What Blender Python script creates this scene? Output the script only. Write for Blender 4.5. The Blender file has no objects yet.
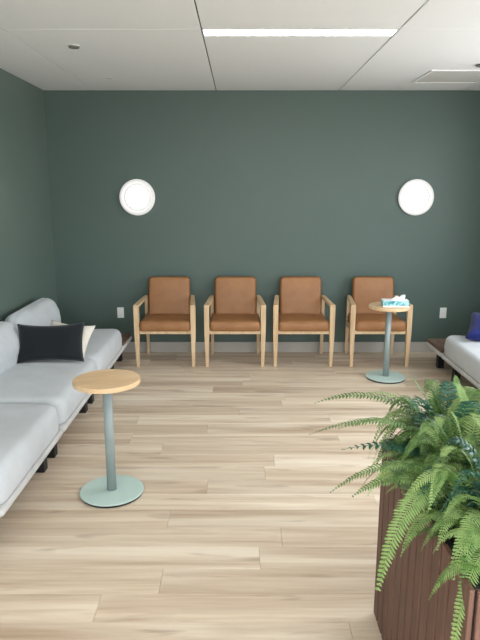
import bpy, bmesh, math, random
from mathutils import Vector, Matrix, noise
random.seed(7)
scene = bpy.context.scene
COL = scene.collection
R = math.radians

# ------------------------------------------------------------------ camera, world, exposure
CAM_H = 1.755
cam_data = bpy.data.cameras.new('camera')
cam_data.sensor_fit = 'VERTICAL'; cam_data.sensor_height = 36.0; cam_data.lens = 33.75
cam_data.clip_start = 0.05
cam = bpy.data.objects.new('camera', cam_data); COL.objects.link(cam)
cam.location = (0, 0, CAM_H)
cam.rotation_euler = (R(90) - math.atan(130 / 600), 0, 0)
scene.camera = cam
scene.view_settings.view_transform = 'Standard'
scene.view_settings.look = 'None'
scene.view_settings.exposure = 0.74
scene.view_settings.gamma = 1.0
scene.view_settings.use_curve_mapping = False
scene.cycles.use_denoising = True
scene.cycles.max_bounces = 10
scene.cycles.diffuse_bounces = 6
world = bpy.data.worlds.new('world'); scene.world = world
world.use_nodes = True
wn = world.node_tree.nodes; wl = world.node_tree.links
# overcast daylight outside the added windows: even bright sky over a darker ground
w_tc = wn.new('ShaderNodeTexCoord'); w_sep = wn.new('ShaderNodeSeparateXYZ'); w_r = wn.new('ShaderNodeValToRGB')
w_r.color_ramp.elements[0].position = .49; w_r.color_ramp.elements[0].color = (.66, .66, .65, 1)
w_r.color_ramp.elements[1].position = .51; w_r.color_ramp.elements[1].color = (.93, .97, 1.03, 1)
w_map = wn.new('ShaderNodeMapRange'); w_map.inputs[1].default_value = -1; w_map.inputs[2].default_value = 1
wl.new(w_tc.outputs['Generated'], w_sep.inputs[0]); wl.new(w_sep.outputs['Z'], w_map.inputs[0]); wl.new(w_map.outputs[0], w_r.inputs[0])
wl.new(w_r.outputs[0], wn['Background'].inputs[0])
wn['Background'].inputs[1].default_value = 5.9
STRIP_POWER = 12.0      # emission of the linear ceiling lights
SCONCE_POWER = 1.0

# room measures (metres); the camera stands at x = 0, y = 0
XL, XR, YB, YF, ZC = -1.99, 2.74, 6.43, -2.6, 2.74

# ------------------------------------------------------------------ material helpers
def srgb(r, g, b):
    f = lambda c: ((c / 255 + .055) / 1.055) ** 2.4 if c > 10 else c / 255 / 12.92
    return (f(r), f(g), f(b), 1)

class NT:
    def __init__(s, name):
        s.m = bpy.data.materials.new(name); s.m.use_nodes = True
        s.t = s.m.node_tree; s.n = s.t.nodes
        s.b = s.n['Principled BSDF']; s.out = s.n['Material Output']
    def node(s, typ, **kw):
        n = s.n.new(typ)
        for k, v in kw.items(): setattr(n, k, v)
        return n
    def link(s, a, b): s.t.links.new(a, b)
    def coords(s, scale, rand=False, loc=(0, 0, 0)):
        tc = s.node('ShaderNodeTexCoord'); mp = s.node('ShaderNodeMapping')
        mp.inputs['Scale'].default_value = scale; mp.inputs['Location'].default_value = loc
        src = tc.outputs['Object']
        if rand:
            oi = s.node('ShaderNodeObjectInfo'); mul = s.node('ShaderNodeMath', operation='MULTIPLY'); mul.inputs[1].default_value = 57.0
            s.link(oi.outputs['Random'], mul.inputs[0])
            ad = s.node('ShaderNodeVectorMath', operation='ADD')
            s.link(src, ad.inputs[0]); s.link(mul.outputs[0], ad.inputs[1]); src = ad.outputs[0]
        s.link(src, mp.inputs[0]); return mp.outputs[0]
    def noise(s, vec, scale, detail=4, rough=.55, dist=0):
        n = s.node('ShaderNodeTexNoise'); n.inputs['Scale'].default_value = scale
        n.inputs['Detail'].default_value = detail; n.inputs['Roughness'].default_value = rough
        n.inputs['Distortion'].default_value = dist
        s.link(vec, n.inputs['Vector']); return n.outputs['Fac']
    def ramp(s, fac, stops):
        r = s.node('ShaderNodeValToRGB'); e = r.color_ramp.elements
        while len(e) < len(stops): e.new(.5)
        for el, (p, c) in zip(e, stops): el.position = p; el.color = c
        s.link(fac, r.inputs[0]); return r.outputs[0]
    def mix(s, fac, a, b, mode='MIX'):
        m = s.node('ShaderNodeMix', data_type='RGBA', blend_type=mode)
        for sock, v in ((m.inputs[0], fac), (m.inputs[6], a), (m.inputs[7], b)):
            if hasattr(v, 'links'): s.link(v, sock)
            else: sock.default_value = v
        return m.outputs[2]
    def bump(s, h, strength, dist=.01):
        b = s.node('ShaderNodeBump'); b.inputs['Strength'].default_value = strength; b.inputs['Distance'].default_value = dist
        s.link(h, b.inputs['Height']); s.link(b.outputs[0], s.b.inputs['Normal'])
    def set(s, color=None, rough=None, metal=None, spec=None):
        for key, v in (('Base Color', color), ('Roughness', rough), ('Metallic', metal), ('Specular IOR Level', spec)):
            if v is None: continue
            if hasattr(v, 'links'): s.link(v, s.b.inputs[key])
            else: s.b.inputs[key].default_value = v
        return s.m

M = {}
def plain(name, col, rough=.5, metal=0, var=.04, scale=30, bump=0, spec=.5):
    t = NT(name); v = t.coords((1, 1, 1)); n = t.noise(v, scale)
    a = tuple(c * (1 - var) for c in col[:3]) + (1,); b = tuple(min(1, c * (1 + var)) for c in col[:3]) + (1,)
    t.set(t.ramp(n, [(.3, a), (.7, b)]), rough, metal, spec)
    if bump: t.bump(n, bump, .004)
    M[name] = t.m; return t.m

def wood(name, dark, mid, light, scale, rough=.45, spec=.4, rand=True, bump=.05):
    t = NT(name); v = t.coords(scale, rand)
    n1 = t.noise(v, 1.0, 6, .6, .6); n2 = t.noise(v, 4.0, 3, .5, .2)
    c = t.ramp(n1, [(.3, dark), (.5, mid), (.72, light)])
    c = t.mix(.25, c, t.ramp(n2, [(.3, dark), (.7, light)]), 'MIX')
    t.set(c, rough, 0, spec); t.bump(n2, bump, .002)
    M[name] = t.m; return t.m

plain('wall_paint', srgb(80, 97, 91), .45, var=.015, scale=3, spec=.35)
plain('wall_paint_lit', srgb(94, 110, 103), .34, var=.015, scale=3, spec=.5)  # same green wall paint, its colour lightened to stand for stronger light
plain('front_paint', srgb(215, 213, 206), .6, var=.015, scale=3)
plain('ceiling_panel', srgb(228, 230, 231), .85, var=.012, scale=60, bump=.05, spec=.2)
plain('ceiling_void', srgb(76, 75, 72), .8)
plain('sprinkler_metal', srgb(120, 118, 112), .45, .3)
plain('baseboard', srgb(168, 166, 158), .5, var=.02)
plain('white_plastic', srgb(225, 226, 222), .4, var=.01)
plain('slot_dark', srgb(60, 60, 58), .5)
plain('diffuser_grey', srgb(206, 206, 202), .6, var=.02, scale=80)
plain('black_metal', srgb(20, 20, 21), .5)
plain('pale_metal', srgb(140, 154, 154), .42, var=.02, spec=.5)
plain('mint_metal', srgb(184, 207, 200), .42, var=.02, spec=.5)
plain('rubber', srgb(30, 30, 30), .7)
plain('soil', srgb(38, 30, 24), .95, var=.4, scale=60, bump=.8)
plain('liner', srgb(28, 28, 28), .6)
plain('paper_white', srgb(236, 238, 238), .8, var=.01)
plain('stem', srgb(104, 120, 62), .6, var=.1)
wood('oak', srgb(184, 154, 116), srgb(206, 178, 140), srgb(220, 196, 162), (14, 14, 1.6), .45, .4)
wood('oak_top', srgb(203, 168, 126), srgb(220, 188, 147), srgb(232, 206, 168), (2.2, 26, 26), .42, .4)
wood('oak_arm', srgb(184, 154, 116), srgb(206, 178, 140), srgb(220, 196, 162), (16, 1.6, 16), .45, .4)
wood('walnut', srgb(92, 72, 60), srgb(116, 92, 78), srgb(138, 112, 96), (30, 3, 30), .5, .3)
wood('planter_wood', srgb(80, 55, 45), srgb(99, 71, 60), srgb(116, 87, 74), (36, 36, 1.6), .55, .3)

def floor_mat():
    t = NT('floor_wood')
    v = t.coords((.45, 7, 7), True)
    n1 = t.noise(v, 1.1, 5, .55, .8)
    v2 = t.coords((1.6, 34, 34), True); n2 = t.noise(v2, 1.5, 4, .6, .3)
    v3 = t.coords((2.2, 13, 13), True, (3, 1, 0)); n3 = t.noise(v3, 1.0, 2, .5, .5)
    c = t.ramp(n1, [(.29, srgb(184, 160, 134)), (.46, srgb(217, 199, 175)), (.64, srgb(241, 230, 210))])
    c = t.mix(.18, c, t.ramp(n2, [(.35, srgb(168, 146, 124)), (.65, srgb(228, 214, 196))]))
    knots = t.ramp(n3, [(.60, (0, 0, 0, 1)), (.74, (1, 1, 1, 1))])
    kf = t.node('ShaderNodeMath', operation='MULTIPLY'); kf.inputs[1].default_value = .5; t.link(knots, kf.inputs[0])
    c = t.mix(kf.outputs[0], c, srgb(142, 116, 98))
    oi = t.node('ShaderNodeObjectInfo')
    tone = t.ramp(oi.outputs['Random'], [(0, (.82, .79, .77, 1)), (.5, (.94, .93, .92, 1)), (1, (1, 1, 1, 1))])
    c = t.mix(1.0, c, tone, 'MULTIPLY')
    t.set(c, .42, 0, .4); t.bump(n2, .06, .002)
    M['floor_wood'] = t.m
floor_mat()

def fabric(name, c1, c2, scale=420, rough=.95, bump=.35):
    t = NT(name); v = t.coords((1, 1, 1))
    w = t.node('ShaderNodeTexVoronoi'); w.inputs['Scale'].default_value = scale; t.link(v, w.inputs['Vector'])
    n = t.noise(v, 5, 3)
    c = t.ramp(w.outputs['Distance'], [(.0, c2), (.6, c1)])
    c = t.mix(.3, c, t.ramp(n, [(.35, c1), (.65, c2)]))
    t.set(c, rough, 0, .2); t.b.inputs['Sheen Weight'].default_value = .15
    t.bump(w.outputs['Distance'], bump, .002); M[name] = t.m
fabric('sofa_fabric', srgb(182, 187, 190), srgb(205, 210, 213))
fabric('platform_fabric', srgb(184, 184, 182), srgb(204, 204, 202), 500)
fabric('black_fabric', srgb(24, 29, 33), srgb(36, 42, 46), 300)
fabric('cream_fabric', srgb(214, 208, 196), srgb(232, 228, 218), 260)
fabric('navy_fabric', srgb(24, 34, 88), srgb(34, 46, 108), 300)

def leather():
    t = NT('tan_leather'); v = t.coords((1, 1, 1)); n = t.noise(v, 6, 4); g = t.noise(v, 160, 3)
    t.set(t.ramp(n, [(.3, srgb(140, 97, 60)), (.7, srgb(156, 111, 71))]), .45, 0, .35); t.bump(g, .12, .002); M['tan_leather'] = t.m
leather()

def leaf(name, dark, mid, light, transl):
    t = NT(name); oi = t.node('ShaderNodeObjectInfo'); v = t.coords((1, 1, 1), True)
    n = t.noise(v, 38, 2)
    base = t.ramp(oi.outputs['Random'], [(0, dark), (.55, mid), (1, light)])
    c = t.mix(t.ramp(n, [(.4, (0, 0, 0, 1)), (.75, (.55, .55, .55, 1))]), base, light)
    t.set(c, .36, 0, .5)
    tr = t.node('ShaderNodeBsdfTranslucent'); t.link(c, tr.inputs['Color'])
    ms = t.node('ShaderNodeMixShader'); ms.inputs[0].default_value = .22
    t.link(t.b.outputs[0], ms.inputs[1]); t.link(tr.outputs[0], ms.inputs[2]); t.link(ms.outputs[0], t.out.inputs[0])
    M[name] = t.m
leaf('fern_green', srgb(52, 88, 40), srgb(96, 134, 66), srgb(166, 192, 122), .3)
leaf('fern_blue', srgb(22, 56, 42), srgb(32, 76, 58), srgb(58, 104, 82), .2)
leaf('ivy_green', srgb(44, 66, 44), srgb(70, 96, 62), srgb(140, 158, 112), .2)

def emit(name, col, power):
    t = NT(name); t.set((.5, .5, .5, 1), .5)
    t.b.inputs['Emission Color'].default_value = col; t.b.inputs['Emission Strength'].default_value = power
    M[name] = t.m
emit('strip_glow', (1, .975, .94, 1), STRIP_POWER)
emit('sconce_dome_glow', (1, .98, .94, 1), SCONCE_POWER * 2.2)
emit('sconce_ring_glow', (1, .98, .94, 1), SCONCE_POWER * .25)
emit('sconce_gap_glow', (1, .98, .94, 1), SCONCE_POWER * .04)

# ------------------------------------------------------------------ mesh helpers
def mesh_obj(name, bm, mat, parent=None, loc=None, smooth=False, rot=None):
    me = bpy.data.meshes.new(name)
    bmesh.ops.recalc_face_normals(bm, faces=bm.faces[:])
    bm.to_mesh(me); bm.free()
    if smooth:
        for p in me.polygons: p.use_smooth = True
    me.materials.append(M[mat] if isinstance(mat, str) else mat)
    o = bpy.data.objects.new(name, me); COL.objects.link(o)
    if parent: o.parent = parent
    if loc: o.location = loc
    if rot: o.rotation_euler = rot
    return o

def share(name, me, parent, loc=(0, 0, 0), rot=(0, 0, 0)):
    o = bpy.data.objects.new(name, me); COL.objects.link(o); o.parent = parent; o.location = loc; o.rotation_euler = rot
    return o

def tag(o, label=None, cat=None, group=None, kind=None):
    if label: o['label'] = label
    if cat: o['category'] = cat
    if group: o['group'] = group
    if kind: o['kind'] = kind
    return o

def thing(name, label, cat, loc=(0, 0, 0), rz=0, group=None):
    o = bpy.data.objects.new(name, None); COL.objects.link(o); o.empty_display_size = .1
    o.location = loc; o.rotation_euler = (0, 0, rz)
    return tag(o, label, cat, group)

def box(bm, x0, x1, y0, y1, z0, z1, bev=0, seg=2):
    r = bmesh.ops.create_cube(bm, size=1)
    vs = r['verts']
    for v in vs:
        v.co = Vector(((x0 + x1) / 2 + v.co.x * (x1 - x0), (y0 + y1) / 2 + v.co.y * (y1 - y0), (z0 + z1) / 2 + v.co.z * (z1 - z0)))
    if bev:
        es = list({e for v in vs for e in v.link_edges})
        bmesh.ops.bevel(bm, geom=es, offset=bev, segments=seg, affect='EDGES', profile=.5)
    return bm

def bx(*a, **k): return box(bmesh.new(), *a, **k)

def rings(bm, rows, cap=True, closed=True):
    """loft equal-length closed loops of points"""
    prev = None; allr = []
    for row in rows:
        vs = [bm.verts.new(p) for p in row]
        if prev:
            n = len(vs)
            for i in range(n if closed else n - 1):
                bm.faces.new((prev[i], prev[(i + 1) % n], vs[(i + 1) % n], vs[i]))
        prev = vs; allr.append(vs)
    if cap:
        bm.faces.new(allr[0][::-1]); bm.faces.new(allr[-1])
    return bm

def lathe(profile, n=48, cap=True):
    bm = bmesh.new()
    rings(bm, [[Vector((r * math.cos(2 * math.pi * i / n), r * math.sin(2 * math.pi * i / n), z)) for i in range(n)] for r, z in profile], cap)
    return bm

def rrect(a, b, r, k=6):
    """rounded rectangle half sizes a, b"""
    r = max(min(r, a, b), .0005); pts = []
    for cx, cy, a0 in ((a - r, b - r, 0), (-(a - r), b - r, 90), (-(a - r), -(b - r), 180), (a - r, -(b - r), 270)):
        for i in range(k + 1):
            t = R(a0 + 90 * i / k); pts.append((cx + r * math.cos(t), cy + r * math.sin(t)))
    # fill long sides with extra points
    out = []
    for i, p in enumerate(pts):
        q = pts[(i + 1) % len(pts)]
        out.append(p)
        if i % (k + 1) == k:
            for j in range(1, 6):
                out.append((p[0] + (q[0] - p[0]) * j / 6, p[1] + (q[1] - p[1]) * j / 6))
    return out

def cushion(a, b, h, rp, rv, puff=.02, rough=.004, seed=0, rb=None):
    """upholstered block, centre at the origin of its base: half sizes a, b, height h, plan radius rp, edge radius rv"""
    rb = rb or rv * .6
    bm = bmesh.new(); rows = []
    def ring(inset, z): return [Vector((x, y, z)) for x, y in rrect(a - inset, b - inset, max(rp - inset, .01))]
    rows.append(ring(min(a, b) * .9, 0)); rows.append(ring(rb + .02, 0))
    for i in range(5):
        t = R(90 * i / 4); rows.append(ring(rb * (1 - math.sin(t)), rb * (1 - math.cos(t))))
    rows.append(ring(-.006, h * .5))
    for i in range(7):
        t = R(90 * i / 6); rows.append(ring(rv * (1 - math.cos(t)), h - rv + rv * math.sin(t)))
    m = min(a, b) - rv
    for i in range(1, 9):
        f = i / 8.5
        rows.append(ring(rv + m * f, h + puff * (1 - (1 - f) ** 2)))
    rings(bm, rows)
    off = Vector((seed * 3.1, seed * 1.7, seed))
    for v in bm.verts:
        if v.co.z > h * .3:
            v.co += noise.noise_vector(v.co * 6 + off) * rough
    return bm

def pillow(a, b, th, seed=0, n=20):
    bm = bmesh.new(); g = {}
    for s in (1, -1):
        for i in range(n + 1):
            for j in range(n + 1):
                u = -1 + 2 * i / n; v = -1 + 2 * j / n
                edge = i in (0, n) or j in (0, n)
                if edge and s == -1: g[(s, i, j)] = g[(1, i, j)]; continue
                x = u * a * (1 - .07 * (1 - v * v)); y = v * b * (1 - .15 * (1 - u * u))
                t = th * ((1 - u ** 4) * (1 - v ** 4)) ** .55
                z = s * t + (0 if edge else noise.noise(Vector((x * 9, y * 9, seed + s))) * .008)
                g[(s, i, j)] = bm.verts.new((x, y, z))
        for i in range(n):
            for j in range(n):
                bm.faces.new((g[(s, i, j)], g[(s, i + 1, j)], g[(s, i + 1, j + 1)], g[(s, i, j + 1)]))
    return bm

def sect(bm, secs):
    """loft rectangles (cx, cy, z, w, d)"""
    rings(bm, [[Vector((cx + sx * w / 2, cy + sy * d / 2, z)) for sx, sy in ((-1, -1), (1, -1), (1, 1), (-1, 1))] for cx, cy, z, w, d in secs])
    return bm

# ------------------------------------------------------------------ room shell
floor = tag(mesh_obj('floor', bx(XL, XR, YF, YB, -.10, -.012), 'slot_dark'), kind='structure')
PW = .18
plank_cache = {}
def plank(x0, x1, yc, pw=PW):
    L = (round(x1 - x0, 3), round(pw, 3)); ln = L[0]
    if L not in plank_cache:
        o = mesh_obj('plank', bx(-ln / 2 + .0006, ln / 2 - .0006, -pw / 2 + .0006, pw / 2 - .0006, -.012, 0, bev=.0012, seg=1), 'floor_wood', floor)
        plank_cache[L] = o.data
    else:
        o = share('plank', plank_cache[L], floor)
    o.location = ((x0 + x1) / 2, yc, 0)
row_top = YB
known = {round(3.52, 2): .158, round(2.80, 2): .215}
r0 = 3.61
ys = []
y = r0
while y + PW < YB: y += PW
while y - PW > YF: ys.append(y - PW / 2); y -= PW
last = YB - (ys[0] + PW / 2)
if last > .01: ys.insert(0, YB - last / 2)
ys.append(y - (y - YF) / 2)
PL = 1.5
rnd = random.Random(3)
for yc in ys:
    j = rnd.uniform(0, PL)
    for ky, kx in known.items():
        if abs(yc - ky) < .05: j = kx
    c = j
    while c > XL: c -= PL
    c += PL
    cuts = [XL]
    while c < XR - .02:
        if c - cuts[-1] > .05: cuts.append(c)
        c += PL
    cuts.append(XR)
    pw = last if yc == ys[0] and last > .01 else (y - YF if yc == ys[-1] else PW)
    for a, b in zip(cuts, cuts[1:]): plank(a, b, yc, pw)

tag(mesh_obj('wall_back', bx(XL - .1, XR + .1, YB, YB + .1, -.1, ZC + .1), 'wall_paint'), kind='structure')
# unseen windows added to front, right and left walls to brighten the room
WZ1 = 2.58
gt = NT('added_window_glass'); tr = gt.node('ShaderNodeBsdfTransparent'); gl = gt.node('ShaderNodeBsdfGlossy'); gl.inputs['Roughness'].default_value = .02
ms = gt.node('ShaderNodeMixShader'); ms.inputs[0].default_value = .05; gt.link(tr.outputs[0], ms.inputs[1]); gt.link(gl.outputs[0], ms.inputs[2]); gt.link(ms.outputs[0], gt.out.inputs[0])
M['added_window_glass'] = gt.m
win_n = 0
def wall_with_added_windows(name, lo_, hi_, spans, mat, axis, base):
    """wall along x (axis 0, outside towards -y) or along y (axis 1, outside towards +x) with openings for the added windows"""
    global win_n
    def bb(bm, u0, u1, d0, d1, z0, z1):            # d = depth outwards from the inner face
        if axis == 0: box(bm, u0, u1, base - d1, base - d0, z0, z1)
        elif axis == 1: box(bm, base + d0, base + d1, u0, u1, z0, z1)
        else: box(bm, base - d1, base - d0, u0, u1, z0, z1)
    wf = bmesh.new()
    bb(wf, lo_, hi_, 0, .1, -.1, .12); bb(wf, lo_, hi_, 0, .1, WZ1, ZC + .1)
    sills = [p[2] if len(p) > 2 else .12 for p in spans]; spans = [p[:2] for p in spans]
    ex = [lo_] + [v for p in spans for v in p] + [hi_]
    for p, q in zip(ex[::2], ex[1::2]): bb(wf, p, q, 0, .1, .12, WZ1)
    for (p, q), z in zip(spans, sills):
        if z > .12: bb(wf, p, q, 0, .1, .12, z)
    tag(mesh_obj(name, wf, mat), kind='structure')
    for (p, q), WZ0 in zip(spans, sills):
        win_n += 1
        f = bmesh.new()
        bb(f, p, p + .05, .02, .08, WZ0, WZ1); bb(f, q - .05, q, .02, .08, WZ0, WZ1)
        bb(f, p + .05, q - .05, .02, .08, WZ0, WZ0 + .05); bb(f, p + .05, q - .05, .02, .08, WZ1 - .05, WZ1)
        w = tag(mesh_obj('added_window_%d' % win_n, f, 'black_metal'), kind='structure')
        g_ = bmesh.new(); bb(g_, p + .05, q - .05, .047, .053, WZ0 + .05, WZ1 - .05)
        mesh_obj('pane', g_, 'added_window_glass', w)
        lp = bpy.data.lights.new('daylight_portal', 'AREA'); lp.shape = 'RECTANGLE'; lp.size = q - p; lp.size_y = WZ1 - WZ0; lp.cycles.is_portal = True
        po = bpy.data.objects.new('daylight_portal', lp); COL.objects.link(po)
        if axis == 0: po.location = ((p + q) / 2, base - .11, (WZ0 + WZ1) / 2); po.rotation_euler = (R(90), 0, 0)
        elif axis == 2: po.location = (base - .11, (p + q) / 2, (WZ0 + WZ1) / 2); po.rotation_euler = (R(90), 0, R(-90))
        else: po.location = (base + .11, (p + q) / 2, (WZ0 + WZ1) / 2); po.rotation_euler = (R(90), 0, R(90))
wall_with_added_windows('wall_front', XL - .1, XR + .1, [(-1.72, -.36, .95), (-.24, 1.12, .95), (1.24, 2.50, .95)], 'front_paint', 0, YF)
wall_with_added_windows('wall_right', YF, YB, [(-2.3, -.7), (-.58, 1.02), (2.9, 3.95, .8), (4.07, 5.12, .8)], 'wall_paint_lit', 1, XR)
wall_with_added_windows('wall_left', YF, YB, [(-2.3, -.7)], 'wall_paint_lit', 2, XL)
tag(mesh_obj('baseboard_back', bx(XL, XR, YB - .014, YB, 0, .115, bev=.003), 'baseboard'), kind='structure')
tag(mesh_obj('baseboard_left', bx(XL, XL + .014, YF, YB - .014, 0, .115, bev=.003), 'baseboard'), kind='structure')
tag(mesh_obj('baseboard_right', bx(XR - .014, XR, YF, YB - .014, 0, .115, bev=.003), 'baseboard'), kind='structure')

ceiling = tag(mesh_obj('ceiling', bx(XL, XR, YF, YB, ZC + .012, ZC + .1), 'ceiling_void'), kind='structure')
cx = [XL, -1.487, -.243, 1.001, 2.245, XR]
cy = [YB, 4.06]
while cy[-1] > YF + .05:
    cy.append(cy[-1] - .61 if len(cy) % 2 == 0 else cy[-1] - 2.37)
cy[-1] = YF
SW = .17   # width of the linear lights, set just behind a panel joint
strips = [(2, cy[1]), (2, cy[3])]
g = .0045
def panel(x0, x1, y0, y1):
    mesh_obj('ceiling_panel', bx(x0 + g, x1 - g, y0 + g, y1 - g, ZC, ZC + .014, bev=.002, seg=1), 'ceiling_panel', ceiling)
for i in range(len(cx) - 1):
    for k in range(len(cy) - 1):
        y1, y0 = cy[k], cy[k + 1]
        if i == 2 and k % 2 == 0 and y1 - y0 > 1:      # a linear light occupies the near edge of this bay
            panel(cx[i], cx[i + 1], y0 + SW, y1)
        else:
            panel(cx[i], cx[i + 1], y0, y1)

def strip_light(x0, x1, y0, label):
    t = thing('linear_ceiling_light', label, 'ceiling light', ((x0 + x1) / 2, y0 + SW / 2, ZC), 0, 'linear ceiling lights')
    w = (x1 - x0) / 2 - g; d = SW / 2 - g
    f = bmesh.new()
    box(f, -w, w, -d, -d + .008, -.001, .012); box(f, -w, w, d - .008, d, -.001, .012)
    box(f, -w, -w + .008, -d + .008, d - .008, -.001, .012); box(f, w - .008, w, -d + .008, d - .008, -.001, .012)
    mesh_obj('frame', f, 'white_plastic', t)
    mesh_obj('diffuser', bx(-w + .009, w - .009, -d + .009, d - .009, .001, .011), 'strip_glow', t)
labels = ['long bright linear ceiling light in the joint above the waiting area',
          'long bright linear ceiling light above the wood slat fern planter',
          'long bright linear ceiling light at the pale front wall']
k = 0
for q in range(1, len(cy) - 1):
    if q % 2 == 1:
        strip_light(cx[2], cx[3], cy[q], labels[min(k, 2)]); k += 1

# flush sprinkler covers
def sprinkler(x, y, r, label, drop=.012):
    t = thing('sprinkler_cover', label, 'sprinkler', (x, y, ZC), 0, 'round sprinkler covers in the ceiling')
    mesh_obj('rim', lathe([(r, .0), (r, -.004), (r * .9, -.005), (r * .9, 0)], 32), 'white_plastic', t, smooth=False)
    mesh_obj('cover_plate', lathe([(r * .86, -.001), (r * .86, -drop), (r * .8, -drop - .002)], 32), 'sprinkler_metal' if drop > .005 else 'diffuser_grey', t)
sprinkler(-1.16, 4.50, .043, 'round ceiling sprinkler cover above the seat with the black pillow', .014)
sprinkler(-1.17, 5.72, .034, 'small faint sprinkler cover close to the green back wall', .004)
sprinkler(1.955, 5.13, .075, 'round white ceiling disc beside the square air diffuser', .012)

# square ceiling diffuser
t = thing('air_diffuser', 'square grey ceiling air diffuser with flat plaque near the back wall', 'air vent', (1.905, 5.66, ZC))
f = bmesh.new(); h0 = .30; h1 = .275
box(f, -h0, h0, -h0, -h1, -.008, -.0005); box(f, -h0, h0, h1, h0, -.008, -.0005)
box(f, -h0, -h1, -h1, h1, -.008, -.0005); box(f, h1, h0, -h1, h1, -.008, -.0005)
mesh_obj('frame', f, 'ceiling_panel', t)
mesh_obj('plaque', bx(-.271, .271, -.271, .271, -.005, -.0005, bev=.002), 'diffuser_grey', t)

# ------------------------------------------------------------------ wall sconces
def sconce(x, label, y=None, rz=0):
    t = thing('wall_sconce', label, 'wall lamp', (x, YB if y is None else y, 1.68), rz, 'round wall sconces on the green wall')
    rot = (R(90), 0, 0)
    mesh_obj('back_plate', lathe([(.155, 0), (.155, .02)], 48), 'white_plastic', t, rot=rot)
    mesh_obj('diffuser_ring', lathe([(.125, .021), (.17, .021), (.183, .03), (.186, .042), (.180, .053), (.168, .058), (.150, .054), (.142, .046)], 64, cap=False), 'sconce_ring_glow', t, smooth=True, rot=rot)
    mesh_obj('light_gap', lathe([(.1415, .022), (.1415, .034), (.10, .034)], 64), 'sconce_gap_glow', t, rot=rot)
    mesh_obj('diffuser_dome', lathe([(.114, .0345), (.117, .050), (.114, .060), (.104, .068), (.08, .075), (.04, .079), (.005, .080)], 64), 'sconce_dome_glow', t, smooth=True, rot=rot)
sconce(-1.072, 'round white glowing wall sconce between the armchair row and the grey sofa with black pillow')
sconce(1.838, 'round white glowing wall sconce above the wall outlet beside the tissue box table')

sconce(XL, 'round white glowing wall sconce above the grey sofa back cushions', 4.52, R(90))

# ------------------------------------------------------------------ outlets
def outlet(x, z, label, blank=False):
    t = thing('wall_outlet', label, 'outlet', (x, YB, z))
    mesh_obj('cover_plate', bx(-.036, .036, -.006, 0, -.058, .058, bev=.003), 'white_plastic', t)
    for s in (-1, 1):
        f = mesh_obj('socket', bx(-.018, .018, -.008, -.004, s * .024 - .016, s * .024 + .016, bev=.002), 'white_plastic' if blank else 'paper_white', t)
        if not blank:
            for q in (-1, 1):
                mesh_obj('slot', bx(q * .007 - .0015, q * .007 + .0015, -.0085, -.0078, s * .024 - .005, s * .024 + .008), 'slot_dark', f)
outlet(-1.305, .445, 'white wall outlet plate beside the sofa end shelf and first armchair')
outlet(2.22, .442, 'plain white wall plate above the right sofa wooden end shelf', True)

# ------------------------------------------------------------------ armchairs
def arm_chair():
    t = thing('armchair', 'x', 'armchair')
    W = .308    # half width outside
    for s in (-1, 1):
        xo = s * (W - .025)
        mesh_obj('front_leg', sect(bmesh.new(), [(xo - s * .002, -.235, 0, .028, .030), (xo, -.235, .34, .048, .046), (xo, -.235, .612, .050, .046)]), 'oak', t)
        mesh_obj('rear_leg', sect(bmesh.new(), [(xo - s * .035, .255, 0, .028, .030), (xo - s * .035, .225, .36, .034, .044), (xo - s * .035, .205, .628, .034, .040)]), 'oak', t)
        a = bmesh.new()
        rows = []
        for yy, w, z, th in ((-.258, .052, .634, .030), (-.05, .050, .645, .028), (.15, .044, .655, .026), (.228, .036, .657, .024)):
            rows.append([Vector((xo - s * .038 * (yy + .258) / .486 + sx * w / 2, yy, z + sz - .020)) for sx, sz in ((-1, -th / 2), (1, -th / 2), (1, th / 2), (-1, th / 2))])
        rings(a, rows)
        bmesh.ops.bevel(a, geom=[e for e in a.edges], offset=.004, segments=1, affect='EDGES')
        for v in a.verts: v.co.z += .010
        mesh_obj('armrest', a, 'oak_arm', t)
        mesh_obj('side_rail', bx(xo - s * .030 - .014, xo - s * .030 + .014, -.225, .205, .335, .385, bev=.003), 'oak_arm', t)
    mesh_obj('front_rail', bx(-W + .05, W - .05, -.240, -.212, .338, .372, bev=.003), 'oak', t)
    mesh_obj('rear_rail', bx(-W + .080, W - .080, .205, .232, .335, .385, bev=.003), 'oak', t)
    c = cushion(.255, .245, .105, .035, .034, .010, .002, 1, rb=.02)
    mesh_obj('seat', c, 'tan_leather', t, loc=(0, -.015, .368), smooth=True)
    b = cushion(.216, .220, .070, .045, .026, .008, .0015, 2, rb=.02)
    # stand the back pad up: local y -> up, local z -> towards the sitter
    o = mesh_obj('backrest', b, 'tan_leather', t, loc=(0, .205, .632), smooth=True)
    o.rotation_euler = (R(90 - 9), 0, 0)
    for s in (-1, 1):
        mesh_obj('back_bracket', bx(s * .18 - .012, s * .18 + .012, .190, .215, .385, .46), 'black_metal', t)
    for s in (-1, 1):
        for q, yy in ((1, -.235), (2, .255)):
            mesh_obj('glide', bx(s * (W - .025 - (.035 if q == 2 else 0)) - .012, s * (W - .025 - (.035 if q == 2 else 0)) + .012, yy - .013, yy + .013, 0, .006), 'rubber', t)
    return t

def copy_tree(o, parent=None):
    c = o.copy(); COL.objects.link(c); c.parent = parent
    for ch in list(o.children): copy_tree(ch, c)
    return c
proto = arm_chair()
chairs = [(-.752, 'tan leather wooden armchair beside the sofa end shelf, first in the row of four'),
          (-.050, 'tan leather wooden armchair, second in the row from the sofa with black pillow'),
          (.640, 'tan leather wooden armchair, third in the row from the sofa with black pillow'),
          (1.410, 'tan leather wooden armchair standing behind the round table with tissue box')]
for i, (x, lb) in enumerate(chairs):
    o = proto if i == 0 else copy_tree(proto)
    o.location = (x, 6.105, 0); tag(o, lb, 'armchair', 'tan armchairs along the green wall')

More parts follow.
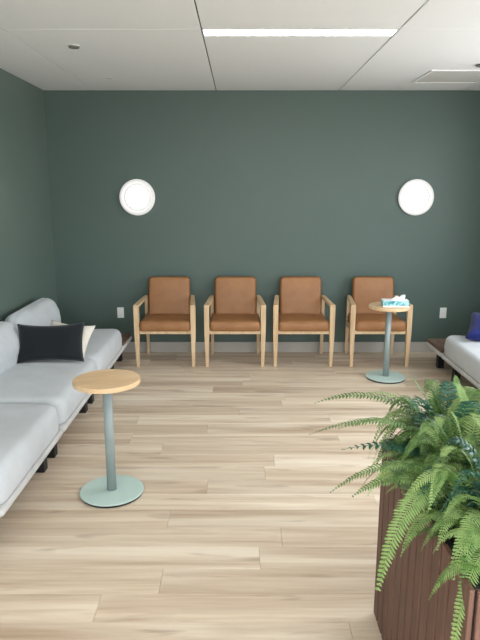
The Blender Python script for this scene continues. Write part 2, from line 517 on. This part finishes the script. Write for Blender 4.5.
# ------------------------------------------------------------------ pedestal tables
def side_table(x, y, label, rz):
    t = thing('pedestal_table', label, 'side table', (x, y, 0), rz, 'round pedestal tables')
    mesh_obj('table_top', lathe([(.184, .680), (.188, .682), (.1885, .685), (.1885, .704), (.187, .7075), (.184, .708)], 64), 'oak_top', t)
    mesh_obj('mounting_plate', lathe([(.07, .674), (.07, .682)], 32), 'pale_metal', t)
    p = mesh_obj('pole', lathe([(.027, .022), (.027, .674)], 32), 'pale_metal', t, smooth=False)
    for f in p.data.polygons:
        if len(f.vertices) == 4: f.use_smooth = True
    mesh_obj('base', lathe([(.183, .014), (.186, .016), (.186, .021), (.183, .0235), (.03, .0245)], 64), 'mint_metal', t)
    mesh_obj('base_ring', lathe([(.176, 0), (.180, .002), (.181, .014)], 64), 'rubber', t)
    return t
side_table(-.758, 3.26, 'round oak table on pale mint pedestal standing by the seat of grey sofa', R(20))
side_table(1.388, 5.48, 'round oak table on pale pedestal with a tissue box on top', R(65))

# tissue box
t = thing('tissue_box', 'aqua and white tissue box with a tissue sticking out on round table', 'tissue box', (1.430, 5.445, .708), R(-4))
tb = NT('tissue_print'); v = tb.coords((1, 1, 1)); n = tb.noise(tb.coords((26, 1, 34)), 1, 3, .5, .6)
sep = tb.node('ShaderNodeSeparateXYZ'); tb.link(v, sep.inputs[0])
pr = tb.ramp(n, [(.44, srgb(160, 208, 214)), (.5, srgb(96, 170, 178)), (.62, srgb(46, 128, 142))])
band = tb.ramp(sep.outputs['Z'], [(0, (0, 0, 0, 1)), (.012, (0, 0, 0, 1)), (.016, (1, 1, 1, 1)), (.058, (1, 1, 1, 1))])
tb.set(tb.mix(band, srgb(222, 236, 240), pr), .5)
M['tissue_print'] = tb.m
mesh_obj('carton', bx(-.118, .118, -.06, .06, 0, .056, bev=.002, seg=1), 'tissue_print', t)
lid = bx(-.117, .117, -.059, .059, .0562, .058)
mesh_obj('carton_top', lid, 'paper_white', t)
mesh_obj('opening', lathe([(.045, .0582), (.045, .0586)], 24), 'slot_dark', t, loc=(0.02, 0, 0)).scale = (1.5, .6, 1)
bm = bmesh.new(); rows = []
for k in range(7):
    f = k / 6; rr = []
    for i in range(24):
        a = 2 * math.pi * i / 24
        rad = (1 - f) * .05 + .03 * f + .010 * f * math.sin(3 * a + 1)
        rr.append(Vector((.02 + (1.35 * rad) * math.cos(a) + .02 * f, (.5 * rad + .012 * f * math.sin(2 * a)) * math.sin(a), .057 + .034 * f + .014 * f * math.sin(a * 2 + .7))))
    rows.append(rr)
rings(bm, rows, cap=False)
o = mesh_obj('tissue', bm, 'paper_white', t, smooth=True)

# ------------------------------------------------------------------ sofas
def sofa(name, label, x_wall, s, mods, y_far, y_near, seed):
    """s = +1: seat opens towards +x (left-wall sofa); mods = (y0, y1) seat modules; wooden shelves fill both ends"""
    t = thing(name, label, 'sofa', (x_wall + s * .43, (y_far + y_near) / 2, 0))
    ox, oy = t.location.x, t.location.y
    X0 = x_wall + s * .03; X1 = x_wall + s * .845      # back and front of the platforms
    def place(o, x, y, z): o.location = (x - ox, y - oy, z)
    def platform(y0, y1):
        c = cushion(.4075, (y1 - y0) / 2, .042, .035, .012, 0, 0, 0, rb=.012)
        o = mesh_obj('platform', c, 'platform_fabric', t, smooth=True); place(o, (X0 + X1) / 2, (y0 + y1) / 2, .204)
        for yy in ((y0 + .10, y1 - .10) if y1 - y0 > .7 else ((y1 - .12,) if y1 == y_far else (y0 + .12,))):
            for xx in (X1 - s * .125, X0 + s * .10):
                l = mesh_obj('leg', bx(-.03, .03, -.035, .035, 0, .205, bev=.003, seg=1), 'black_metal', t); place(l, xx, yy, 0)
    for i, (y0, y1) in enumerate(mods):
        platform(y0, y1)
        hb = (y1 - y0) / 2 - .004
        c = mesh_obj('seat_cushion', cushion(.400, hb, .188, .10, .060, .020, .007, seed + i, rb=.022), 'sofa_fabric', t, smooth=True)
        place(c, (X0 + X1) / 2 + s * .004, (y0 + y1) / 2, .247)
        # back cushion: outline stands in the y-z plane, thickness towards the room
        b = cushion(.18, hb, .175, .15, .085, .03, .008, seed + 5 + i, rb=.05)
        o = mesh_obj('back_cushion', b, 'sofa_fabric', t, smooth=True)
        lean = R(12)
        # local x -> up (leaning to the wall), local z -> into the room
        up = Vector((-s * math.sin(lean), 0, math.cos(lean))); inn = Vector((s * math.cos(lean), 0, math.sin(lean)))
        yv = inn.cross(up)
        m = Matrix((up, yv, inn)).transposed().to_4x4()
        o.matrix_local = Matrix.Translation(Vector((x_wall + s * .080 - ox, (y0 + y1) / 2 - oy, .560))) @ m
    for y0, y1 in ((mods[-1][1] + .012, y_far), (y_near, mods[0][0] - .012)):
        platform(y0, y1)
        e = mesh_obj('end_shelf', bx(-.40, .40, -(y1 - y0) / 2 + .006, (y1 - y0) / 2 - .006, 0, .028, bev=.006), 'walnut', t)
        place(e, (X0 + X1) / 2, (y0 + y1) / 2, .2465)
    return t
sofa('modular_sofa', 'light grey modular sofa along the wall holding the black and cream pillows', XL, 1,
     [(2.62, 3.65), (3.665, 4.695), (4.71, 5.74)], 6.2, 2.12, 1)
sofa('modular_sofa', 'light grey modular sofa with navy pillow behind the fern planter', XR, -1,
     [(3.45, 4.45), (4.465, 5.47)], 5.95, 2.95, 11)

def put_pillow(name, label, mat, a, b, th, loc, rz, lean, roll=0, seed=0):
    o = mesh_obj(name, pillow(a, b, th, seed), mat, smooth=True)
    o.matrix_world = Matrix.Translation(loc) @ Matrix.Rotation(rz, 4, 'Z') @ Matrix.Rotation(R(90) - lean, 4, 'X') @ Matrix.Rotation(roll, 4, 'Z')
    tag(o, label, 'pillow'); return o
put_pillow('lumbar_pillow', 'black rectangular lumbar pillow propped on the grey sofa', 'black_fabric', .262, .158, .055, (-1.475, 4.53, .592), R(3), R(24), R(1), 3)
put_pillow('throw_pillow', 'cream throw pillow tucked behind the black pillow on grey sofa', 'cream_fabric', .205, .155, .055, (-1.405, 4.735, .566), R(-14), R(38), R(-4), 8)
put_pillow('throw_pillow', 'navy blue throw pillow lying on the sofa with the wall plate above', 'navy_fabric', .25, .20, .08, (2.29, 5.2, .528), R(-4), R(64), R(-20), 5)

# ------------------------------------------------------------------ slatted planter
PX0, PX1, PY0, PY1, PH = .567, 1.06, 1.30, 2.235, .788
t = thing('slat_planter', 'tall brown wood slat planter box holding the ferns', 'planter', ((PX0 + PX1) / 2, (PY0 + PY1) / 2, 0))
hw, hd = (PX1 - PX0) / 2, (PY1 - PY0) / 2
mesh_obj('core', (lambda b: (box(b, -hw + .014, hw - .014, -hd + .014, hd - .014, .0, .68),
    box(b, -hw + .014, -hw + .03, -hd + .014, hd - .014, .68, PH - .004), box(b, hw - .03, hw - .014, -hd + .014, hd - .014, .68, PH - .004),
    box(b, -hw + .03, hw - .03, -hd + .014, -hd + .03, .68, PH - .004), box(b, -hw + .03, hw - .03, hd - .03, hd - .014, .68, PH - .004), b)[-1])(bmesh.new()), 'liner', t)
so = bmesh.new(); n = 14
gv = [[so.verts.new((-hw + .031 + (2 * hw - .062) * i / n, -hd + .031 + (2 * hd - .062) * j / n, .735 + noise.noise(Vector((i * .9, j * .9, 0))) * .018)) for j in range(n + 1)] for i in range(n + 1)]
for i in range(n):
    for j in range(n): so.faces.new((gv[i][j], gv[i + 1][j], gv[i + 1][j + 1], gv[i][j + 1]))
mesh_obj('soil', so, 'soil', t, smooth=True)
def slats(length, count):
    p = length / count
    o = [-length / 2 + p * (i + .5) for i in range(count)]
    me = mesh_obj('slat', bx(-p / 2 + .006, p / 2 - .006, -.007, .007, .004, PH, bev=.002, seg=1), 'planter_wood', t)
    return o, me
offs, so_ = slats(2 * hd, 13); first = True
for s in (-1, 1):
    for y in offs:
        if first: so_.location = (s * (hw - .007), y, 0); so_.rotation_euler = (0, 0, R(90)); first = False
        else: share('slat', so_.data, t, (s * (hw - .007), y, 0), (0, 0, R(90)))
offs, so_ = slats(2 * hw - .028, 6); first = True
for s in (-1, 1):
    for x in offs:
        if first: so_.location = (x, s * (hd - .007), 0); first = False
        else: share('slat', so_.data, t, (x, s * (hd - .007), 0))

# ------------------------------------------------------------------ ferns
def bez(p, t):
    a = [Vector(q) for q in p]
    while len(a) > 1: a = [a[i].lerp(a[i + 1], t) for i in range(len(a) - 1)]
    return a[0]

def frond(parent, pts, width, pairs, mat='fern_green', broad=.30, droop=.25, rr=random, bare=.10, tip=.75):
    """pts are world points of the rachis curve; leaflets grow in pairs to both sides"""
    org = parent.location
    P = [Vector(p) - org for p in pts]
    bm = bmesh.new()
    N = 18
    prof = []
    for i in range(N + 1):
        c = bez(P, i / N); d = (bez(P, min(1, i / N + .01)) - bez(P, max(0, i / N - .01))).normalized()
        side = d.cross(Vector((0, 0, 1)))
        side = side.normalized() if side.length > .05 else Vector((0, 1, 0))
        up = side.cross(d).normalized(); r = .0022 * (1 - .75 * i / N)
        prof.append([c + side * r, c + up * r, c - side * r, c - up * r])
    rings(bm, prof)
    tw = rr.uniform(-.25, .25)
    for i in range(pairs):
        f = bare + (1 - bare) * (i + .5) / pairs
        c = bez(P, f); d = (bez(P, min(1, f + .01)) - bez(P, max(0, f - .01))).normalized()
        side = d.cross(Vector((0, 0, 1)))
        side = side.normalized() if side.length > .05 else Vector((0, 1, 0))
        up = side.cross(d).normalized()
        side = (side * math.cos(tw) + up * math.sin(tw)).normalized(); up = side.cross(d).normalized()
        g_ = (f - bare) / (1 - bare)
        L = width * min(1, .45 + g_ * 3.2) * max(.06, (1 - g_ ** 1.6)) ** tip
        spacing = (bez(P, min(1, f + .02)) - bez(P, max(0, f - .02))).length / .04 * (1 - bare) / pairs
        for s in (-1, 1):
            LL = L * rr.uniform(.88, 1.08)
            dirv = (side * s + d * (.28 + .35 * g_) + up * rr.uniform(.02, .22)).normalized()
            acr = dirv.cross(up).normalized()
            nrm = acr.cross(dirv); 
            if nrm.z < 0: nrm = -nrm
            w = min(LL * broad, spacing * .37) if broad < .4 else LL * broad * .5
            base = c + d * (s * spacing * .15)
            p0 = base
            p1 = base + dirv * LL * .35; p2 = base + dirv * LL * .72 - nrm * LL * droop * .35
            p3 = base + dirv * LL * .98 - nrm * LL * droop
            fold = nrm * w * .30
            vs = [bm.verts.new(q) for q in (p0 + acr * w * .55 + fold * .5, p0, p0 - acr * w * .55 + fold * .5,
                                            p1 + acr * w + fold, p1, p1 - acr * w + fold,
                                            p2 + acr * w * .78 + fold, p2, p2 - acr * w * .78 + fold, p3)]
            for q in ((0, 1, 4, 3), (1, 2, 5, 4), (3, 4, 7, 6), (4, 5, 8, 7)): bm.faces.new([vs[k] for k in q])
            bm.faces.new((vs[6], vs[7], vs[9])); bm.faces.new((vs[7], vs[8], vs[9]))
    return mesh_obj('frond', bm, mat, parent)

def fern(center, label, rr, count, rmin, rmax, mats, left_cap=.30):
    t = thing('fern', label, 'fern', (center[0], center[1], .735), 0, 'ferns in the slat planter')
    for k in range(count):
        az = 2 * math.pi * (k * .381966 + rr.uniform(-.04, .04))
        tier = k / count                       # outer, drooping fronds first, upright ones last
        L = rr.uniform(rmin, rmax) * (1 - .15 * tier)
        dx, dy = math.cos(az), math.sin(az)
        out = L * (.95 - .5 * tier)
        if dx < -.3: out = min(out, left_cap / -dx)
        hgt = L * (.40 + .55 * tier); end = L * (.02 + .72 * tier) + rr.uniform(-.04, .05)
        b = Vector((center[0] + dx * .03, center[1] + dy * .03, .74))
        p1 = b + Vector((dx * out * .35, dy * out * .35, hgt * .95))
        p2 = b + Vector((dx * out * .75, dy * out * .75, hgt * 1.05))
        p3 = b + Vector((dx * out, dy * out, end))
        mt = mats[0] if rr.random() < .84 else mats[1]
        frond(t, (b, p1, p2, p3), rr.uniform(.040, .054) if mt == 'fern_green' else .05, int(L * 105) if mt == 'fern_green' else int(L * 42), mt, .30 if mt == 'fern_green' else .42, rr=rr)
    return t
rr = random.Random(21)
mats = ('fern_green', 'fern_blue')
fb = fern((.75, 2.06), 'green fern at the planter end closest to the armchairs', rr, 48, .36, .46, mats, .20)
fm = fern((.74, 1.82), 'green fern in the middle of the planter with a dark broad frond', rr, 48, .34, .46, mats, .20)
ff = fern((.78, 1.56), 'green fern at the planter end away from the armchairs with fronds hanging down', rr, 46, .34, .44, mats, .20)
# fronds that reach out over the floor
frond(fb, [(.76, 2.04, .76), (.66, 1.98, .99), (.46, 1.93, 1.03), (.239, 1.95, .925)], .062, 52, rr=rr)
frond(fb, [(.77, 2.06, .76), (.68, 2.10, 1.02), (.46, 2.10, 1.06), (.273, 2.10, .985)], .052, 40, rr=rr)
frond(fb, [(.77, 2.07, .76), (.70, 2.09, .95), (.58, 2.10, 1.05), (.463, 2.10, 1.025)], .034, 32, rr=rr)
frond(fb, [(.76, 2.0, .76), (.66, 1.95, .96), (.50, 1.92, 1.03), (.335, 1.93, .955)], .058, 38, rr=rr)
frond(fm, [(.74, 1.86, .76), (.66, 1.88, .90), (.52, 1.90, .94), (.343, 1.90, .891)], .072, 20, 'fern_blue', .44, rr=rr)
frond(fm, [(.75, 1.76, .76), (.62, 1.74, .95), (.44, 1.74, .96), (.286, 1.75, .812)], .058, 50, rr=rr)
frond(fm, [(.74, 1.74, .76), (.62, 1.71, .90), (.46, 1.70, .93), (.347, 1.70, .826)], .054, 42, rr=rr)
frond(fb, [(.79, 2.08, .76), (.74, 2.12, .92), (.68, 2.14, 1.04), (.628, 2.15, 1.085)], .050, 30, rr=rr)
frond(fb, [(.79, 2.08, .76), (.70, 2.10, .90), (.62, 2.10, 1.00), (.570, 2.10, 1.03)], .026, 34, rr=rr)
frond(fb, [(.82, 2.10, .76), (.83, 2.14, .92), (.83, 2.18, 1.03), (.824, 2.20, 1.06)], .046, 30, rr=rr)
frond(fm, [(.74, 1.76, .76), (.60, 1.66, .96), (.46, 1.58, .92), (.405, 1.555, .605)], .056, 56, rr=rr, droop=.15, tip=.5)
frond(ff, [(.74, 1.44, .76), (.64, 1.38, .94), (.55, 1.335, .86), (.548, 1.33, .52)], .042, 56, rr=rr, droop=.15, tip=.5)

for k in range(34):       # a thick skirt of fronds leaning over the rim
    yb = 1.36 + .80 * (k % 17) / 16 + rr.uniform(-.02, .02); par = ff if yb < 1.66 else (fm if yb < 1.92 else fb)
    b = Vector((rr.uniform(.64, .76), yb, .745)); lf = rr.uniform(.12, .26) * (.75 if yb < 1.55 else 1); dy = rr.uniform(-.16, .10); hi = rr.uniform(.10, .22) * (1.25 if k < 17 else .7)
    tip_ = b + Vector((-lf, dy, rr.uniform(-.01, .09) if k < 17 else rr.uniform(-.03, .04)))
    frond(par, [b, b + Vector((-.25 * lf, .2 * dy, hi)), b + Vector((-.75 * lf, .7 * dy, hi * 1.1)), tip_], rr.uniform(.040, .052), 40, rr=rr, bare=.06)
for k in range(16):       # upright fronds filling the crown
    yb = rr.uniform(1.5, 2.12); par = ff if yb < 1.66 else (fm if yb < 1.92 else fb)
    b = Vector((rr.uniform(.70, .92), yb, .745)); dx = rr.uniform(-.10, .12); dy = rr.uniform(-.05, .10); hi = rr.uniform(.24, .34)
    frond(par, [b, b + Vector((.1 * dx, .1 * dy, hi * .5)), b + Vector((.5 * dx, .5 * dy, hi * .95)), b + Vector((dx, dy, hi))], rr.uniform(.042, .056), 36, rr=rr, bare=.1)

# ivy sprig drooping over the rim
t = thing('ivy_sprig', 'small ivy sprig with pale lobed leaves below the fern fronds', 'ivy', (.62, 1.74, .76))
lm = bmesh.new()
outl = [(0, 0), (.35, -.12), (.55, .05), (.42, .25), (.62, .45), (.30, .55), (.0, 1.0), (-.30, .55), (-.62, .45), (-.42, .25), (-.55, .05), (-.35, -.12)]
cvt = lm.verts.new((0, .3, .05)); vs = [lm.verts.new((x, y, -.10 * abs(x) - .1 * y * y)) for x, y in outl]
for i in range(len(vs)): lm.faces.new((cvt, vs[i], vs[(i + 1) % len(vs)]))
lo = mesh_obj('leaf', lm, 'ivy_green', t)
for k in range(9):
    o = lo if k == 0 else share('leaf', lo.data, t)
    f = k / 8
    o.location = (-.02 - .075 * math.sin(f * 2.2) + rr.uniform(-.02, .02), -.10 + .2 * f + rr.uniform(-.02, .02), .05 + .05 * math.sin(f * 3) + rr.uniform(-.02, .03))
    s = rr.uniform(.04, .055); o.scale = (s, s, s)
    o.rotation_euler = (rr.uniform(-.7, .2), rr.uniform(-.9, -.2), rr.uniform(.6, 2.6))
bm = bmesh.new()
path = [(.06, 0, -.02), (0, -.05, .06), (-.05, 0, .08), (-.06, .06, .05), (-.02, .11, .06)]
prof = []
for i in range(15):
    c = bez(path, i / 14); prof.append([c + Vector(q) * .0025 for q in ((1, 0, 0), (0, 1, 0), (-1, 0, 0), (0, 0, -1))])
rings(bm, prof); mesh_obj('vine', bm, 'stem', t)
